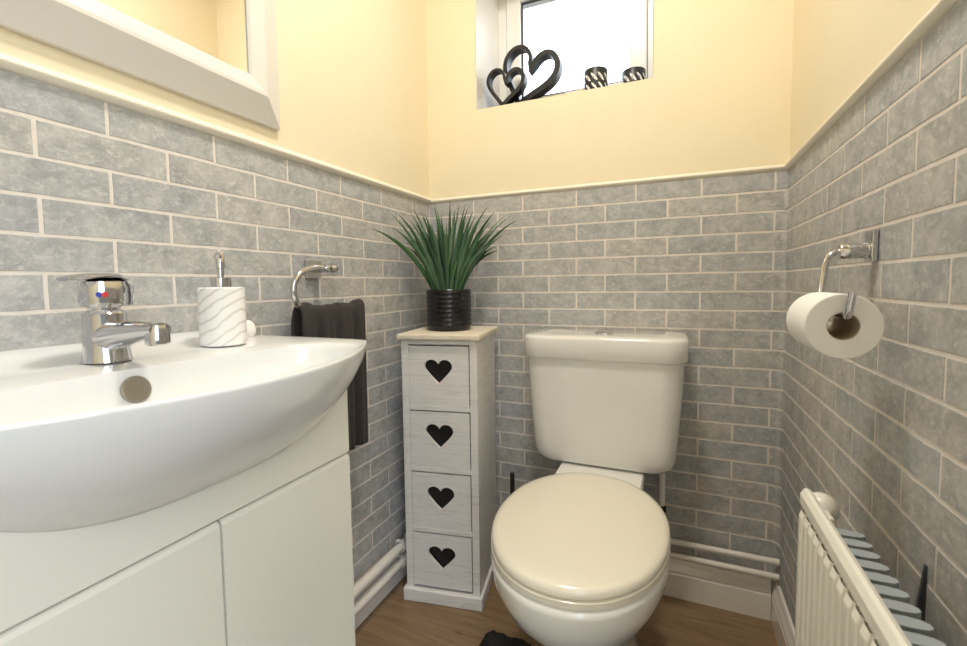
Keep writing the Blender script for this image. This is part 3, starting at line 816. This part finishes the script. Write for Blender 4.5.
# ------------------------------------------------------------------ radiator
XF, RY, RYN, RZ0, RZ1 = .920, -.622, -1.24, .13, .604
rad = thing('radiator', 'white ribbed panel radiator on the wall under the toilet roll', 'radiator', (XF+.03, (RY+RYN)/2, RZ0))
mk('panel', bbox(XF+.003, XF+.013, RYN, RY, RZ0, RZ1-.004, .002), 'rad', rad)
mk('top_rail', loft([[(XF+.013, y, RZ1-.024), (XF+.002, y, RZ1-.024), (XF, y, RZ1-.021), (XF, y, RZ1-.008), (XF+.004, y, RZ1-.001), (XF+.008, y, RZ1), (XF+.013, y, RZ1-.003)] for y in (RYN, RY)]), 'rad', rad)
ribm = bpy.data.meshes.new('rib'); rb = []
for z, k in ((RZ0+.04, .3), (RZ0+.05, 1), (RZ1-.034, 1), (RZ1-.0258, .55)):
    rb.append([(-.0065*k*d_, y, z) for d_, y in ((0, -.0092), (.8, -.0078), (1, -.0055), (1, .0055), (.8, .0078), (0, .0092))])
V, F = loft(rb, False, False, False); F += []
ribm.from_pydata(V, [], F); ribm.materials.append(M['rad'])
bm = bmesh.new(); bm.from_mesh(ribm); bmesh.ops.recalc_face_normals(bm, faces=bm.faces)
if sum(f.normal.x for f in bm.faces) > 0: bmesh.ops.reverse_faces(bm, faces=bm.faces)
bm.to_mesh(ribm); bm.free()
y = RY-.016
while y > RYN+.012:
    o = bpy.data.objects.new('rib', ribm); COL.objects.link(o); o.parent = rad
    o.location = (wm(rad).inverted() @ Vector((XF+.0032, y, 0))); y -= .0215
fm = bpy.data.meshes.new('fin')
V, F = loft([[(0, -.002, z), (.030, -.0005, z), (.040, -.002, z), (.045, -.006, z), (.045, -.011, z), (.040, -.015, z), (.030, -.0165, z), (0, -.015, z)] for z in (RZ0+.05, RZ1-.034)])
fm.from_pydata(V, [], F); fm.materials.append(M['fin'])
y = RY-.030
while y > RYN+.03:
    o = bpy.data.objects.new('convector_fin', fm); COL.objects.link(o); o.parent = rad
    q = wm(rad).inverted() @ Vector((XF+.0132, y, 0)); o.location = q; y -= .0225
for yy in (-.713, -1.14):
    mk('dark_strip', loft([[(W-a_, yy-.002, z0), (W-.0005, yy-.002, z0), (W-.0005, yy+.002, z0), (W-a_, yy+.002, z0)] for z0, a_ in ((.30, .012), (.49, .011), (.53, .007), (.573, .0025))]), 'gasket', rad, label='thin dark tapered strip on the wall')  # thin dark strips on the wall beside the fins, narrowing upwards
vc = Vector((.957, -.572, .558))
mk('valve_head', lathe((vc.x, vc.y-.016, vc.z), [(.006, -.028), (.006, -.002), (.013, 0), (.019, .006), (.0215, .015), (.0195, .026), (.012, .034), (.002, .036)], 28, 'y'), 'valve', rad, smooth=True)
mk('valve_tail', tube(spline([(vc.x, vc.y-.02, vc.z), (vc.x-.012, vc.y-.036, vc.z-.004), (XF+.012, vc.y-.046, vc.z-.008)], 5), .006, 12), 'valve', rad, smooth=True)

# ------------------------------------------------------------------ window sill things
orn = thing('heart_ornament', 'black wooden ornament of two joined hearts on the window sill', 'ornament', (.30, .085, WZ0))
def heart_band(cx, y0, y1, zb, w, h, tilt, th):
    n = 80; base = []
    for i in range(n):
        t = 2*PI*i/n
        x = 16*math.sin(t)**3; z = 13*math.cos(t)-5*math.cos(2*t)-2*math.cos(3*t)-math.cos(4*t)
        base.append((x/32*w, (z+17)/29*h))
    outer, inner = [], []
    for i in range(n):
        a = Vector(base[i-1]); b = Vector(base[i]); c = Vector(base[(i+1) % n])
        tg = (c-a); tg = tg.normalized() if tg.length > 1e-6 else Vector((1, 0)); nr = Vector((tg.y, -tg.x))
        k = th*(.75+.55*abs(math.sin(2*PI*i/n/2+.4)))
        inner.append(b+nr*k); outer.append(b)
    # keep the cleft and the tip inside the heart
    for q in inner:
        if abs(q.x) < .001: q.x = 0
    inner[0] = Vector((0, base[0][1]-th*2.0)); inner[n//2] = Vector((0, th*2.2))
    ca_, s_ = math.cos(tilt), math.sin(tilt)
    def tf(p, y):
        q = p-Vector((0, 0)); return (cx+q.x*ca_-q.y*s_, y, zb+q.x*s_+q.y*ca_)
    R_ = [[tf(p, y0) for p in map(Vector, outer)], [tf(p, y0) for p in inner], [tf(p, y1) for p in inner], [tf(p, y1) for p in map(Vector, outer)]]
    V, F = loft(R_, True, False, False)
    F += [(3*n+i, 3*n+(i+1) % n, (i+1) % n, i) for i in range(n)]
    return V, F
mk('heart_band', heart_band(.283, .078, .114, WZ0+.001, .192, .203, math.radians(-20), .0140), 'hearts', orn, smooth=True, sharp=50)
mk('heart_band', heart_band(.245, .046, .077, WZ0+.001, .130, .133, math.radians(-8), .0095), 'hearts', orn, smooth=True, sharp=50)
for cx, cy, lab in ((.538, .062, 'black tea light holder with white slanted leaves next to the heart ornament'), (.640, .112, 'black tea light holder with white slanted leaves in the sill corner')):
    t = thing('tealight_holder', lab, 'candle holder', (cx, cy, WZ0+.0005), 0, 'tea light holders on the sill')
    R1 = .034
    mk('cup', lathe((cx, cy, WZ0+.0005), [(.030, 0), (R1-.001, .002), (R1, .006), (R1, .072), (R1-.001, .0735), (R1-.003, .0735), (R1-.004, .012), (.003, .012)], 40), 'blackm', t, smooth=True)
    for k in range(11):
        a0 = 2*PI*k/11+.3*cx
        for z_, s_ in ((.046, 1.0), (.020, .85)):
            lf = []
            for q in range(12):
                t_ = 2*PI*q/12; u_ = .015*s_*math.cos(t_); v_ = .0038*s_*math.sin(t_)
                lu, lz = u_*.62-v_*.78, -(u_*.78+v_*.62)
                a = a0+lu/R1
                lf.append((cx+(R1+.0007)*math.cos(a), cy+(R1+.0007)*math.sin(a), WZ0+z_+lz))
            mk('leaf_mark', ([*lf, ], [tuple(range(12))]), 'white', t)
tag(mk('tealight_candle', lathe((.496, .052, WZ0+.0005), [(.007, 0), (.0085, .002), (.0085, .024), (.007, .026), (.001, .026)], 16), 'beige', None, smooth=True, loc=(.496, .052, WZ0)), 'tiny beige candle on the sill beside a tea light holder', 'candle')
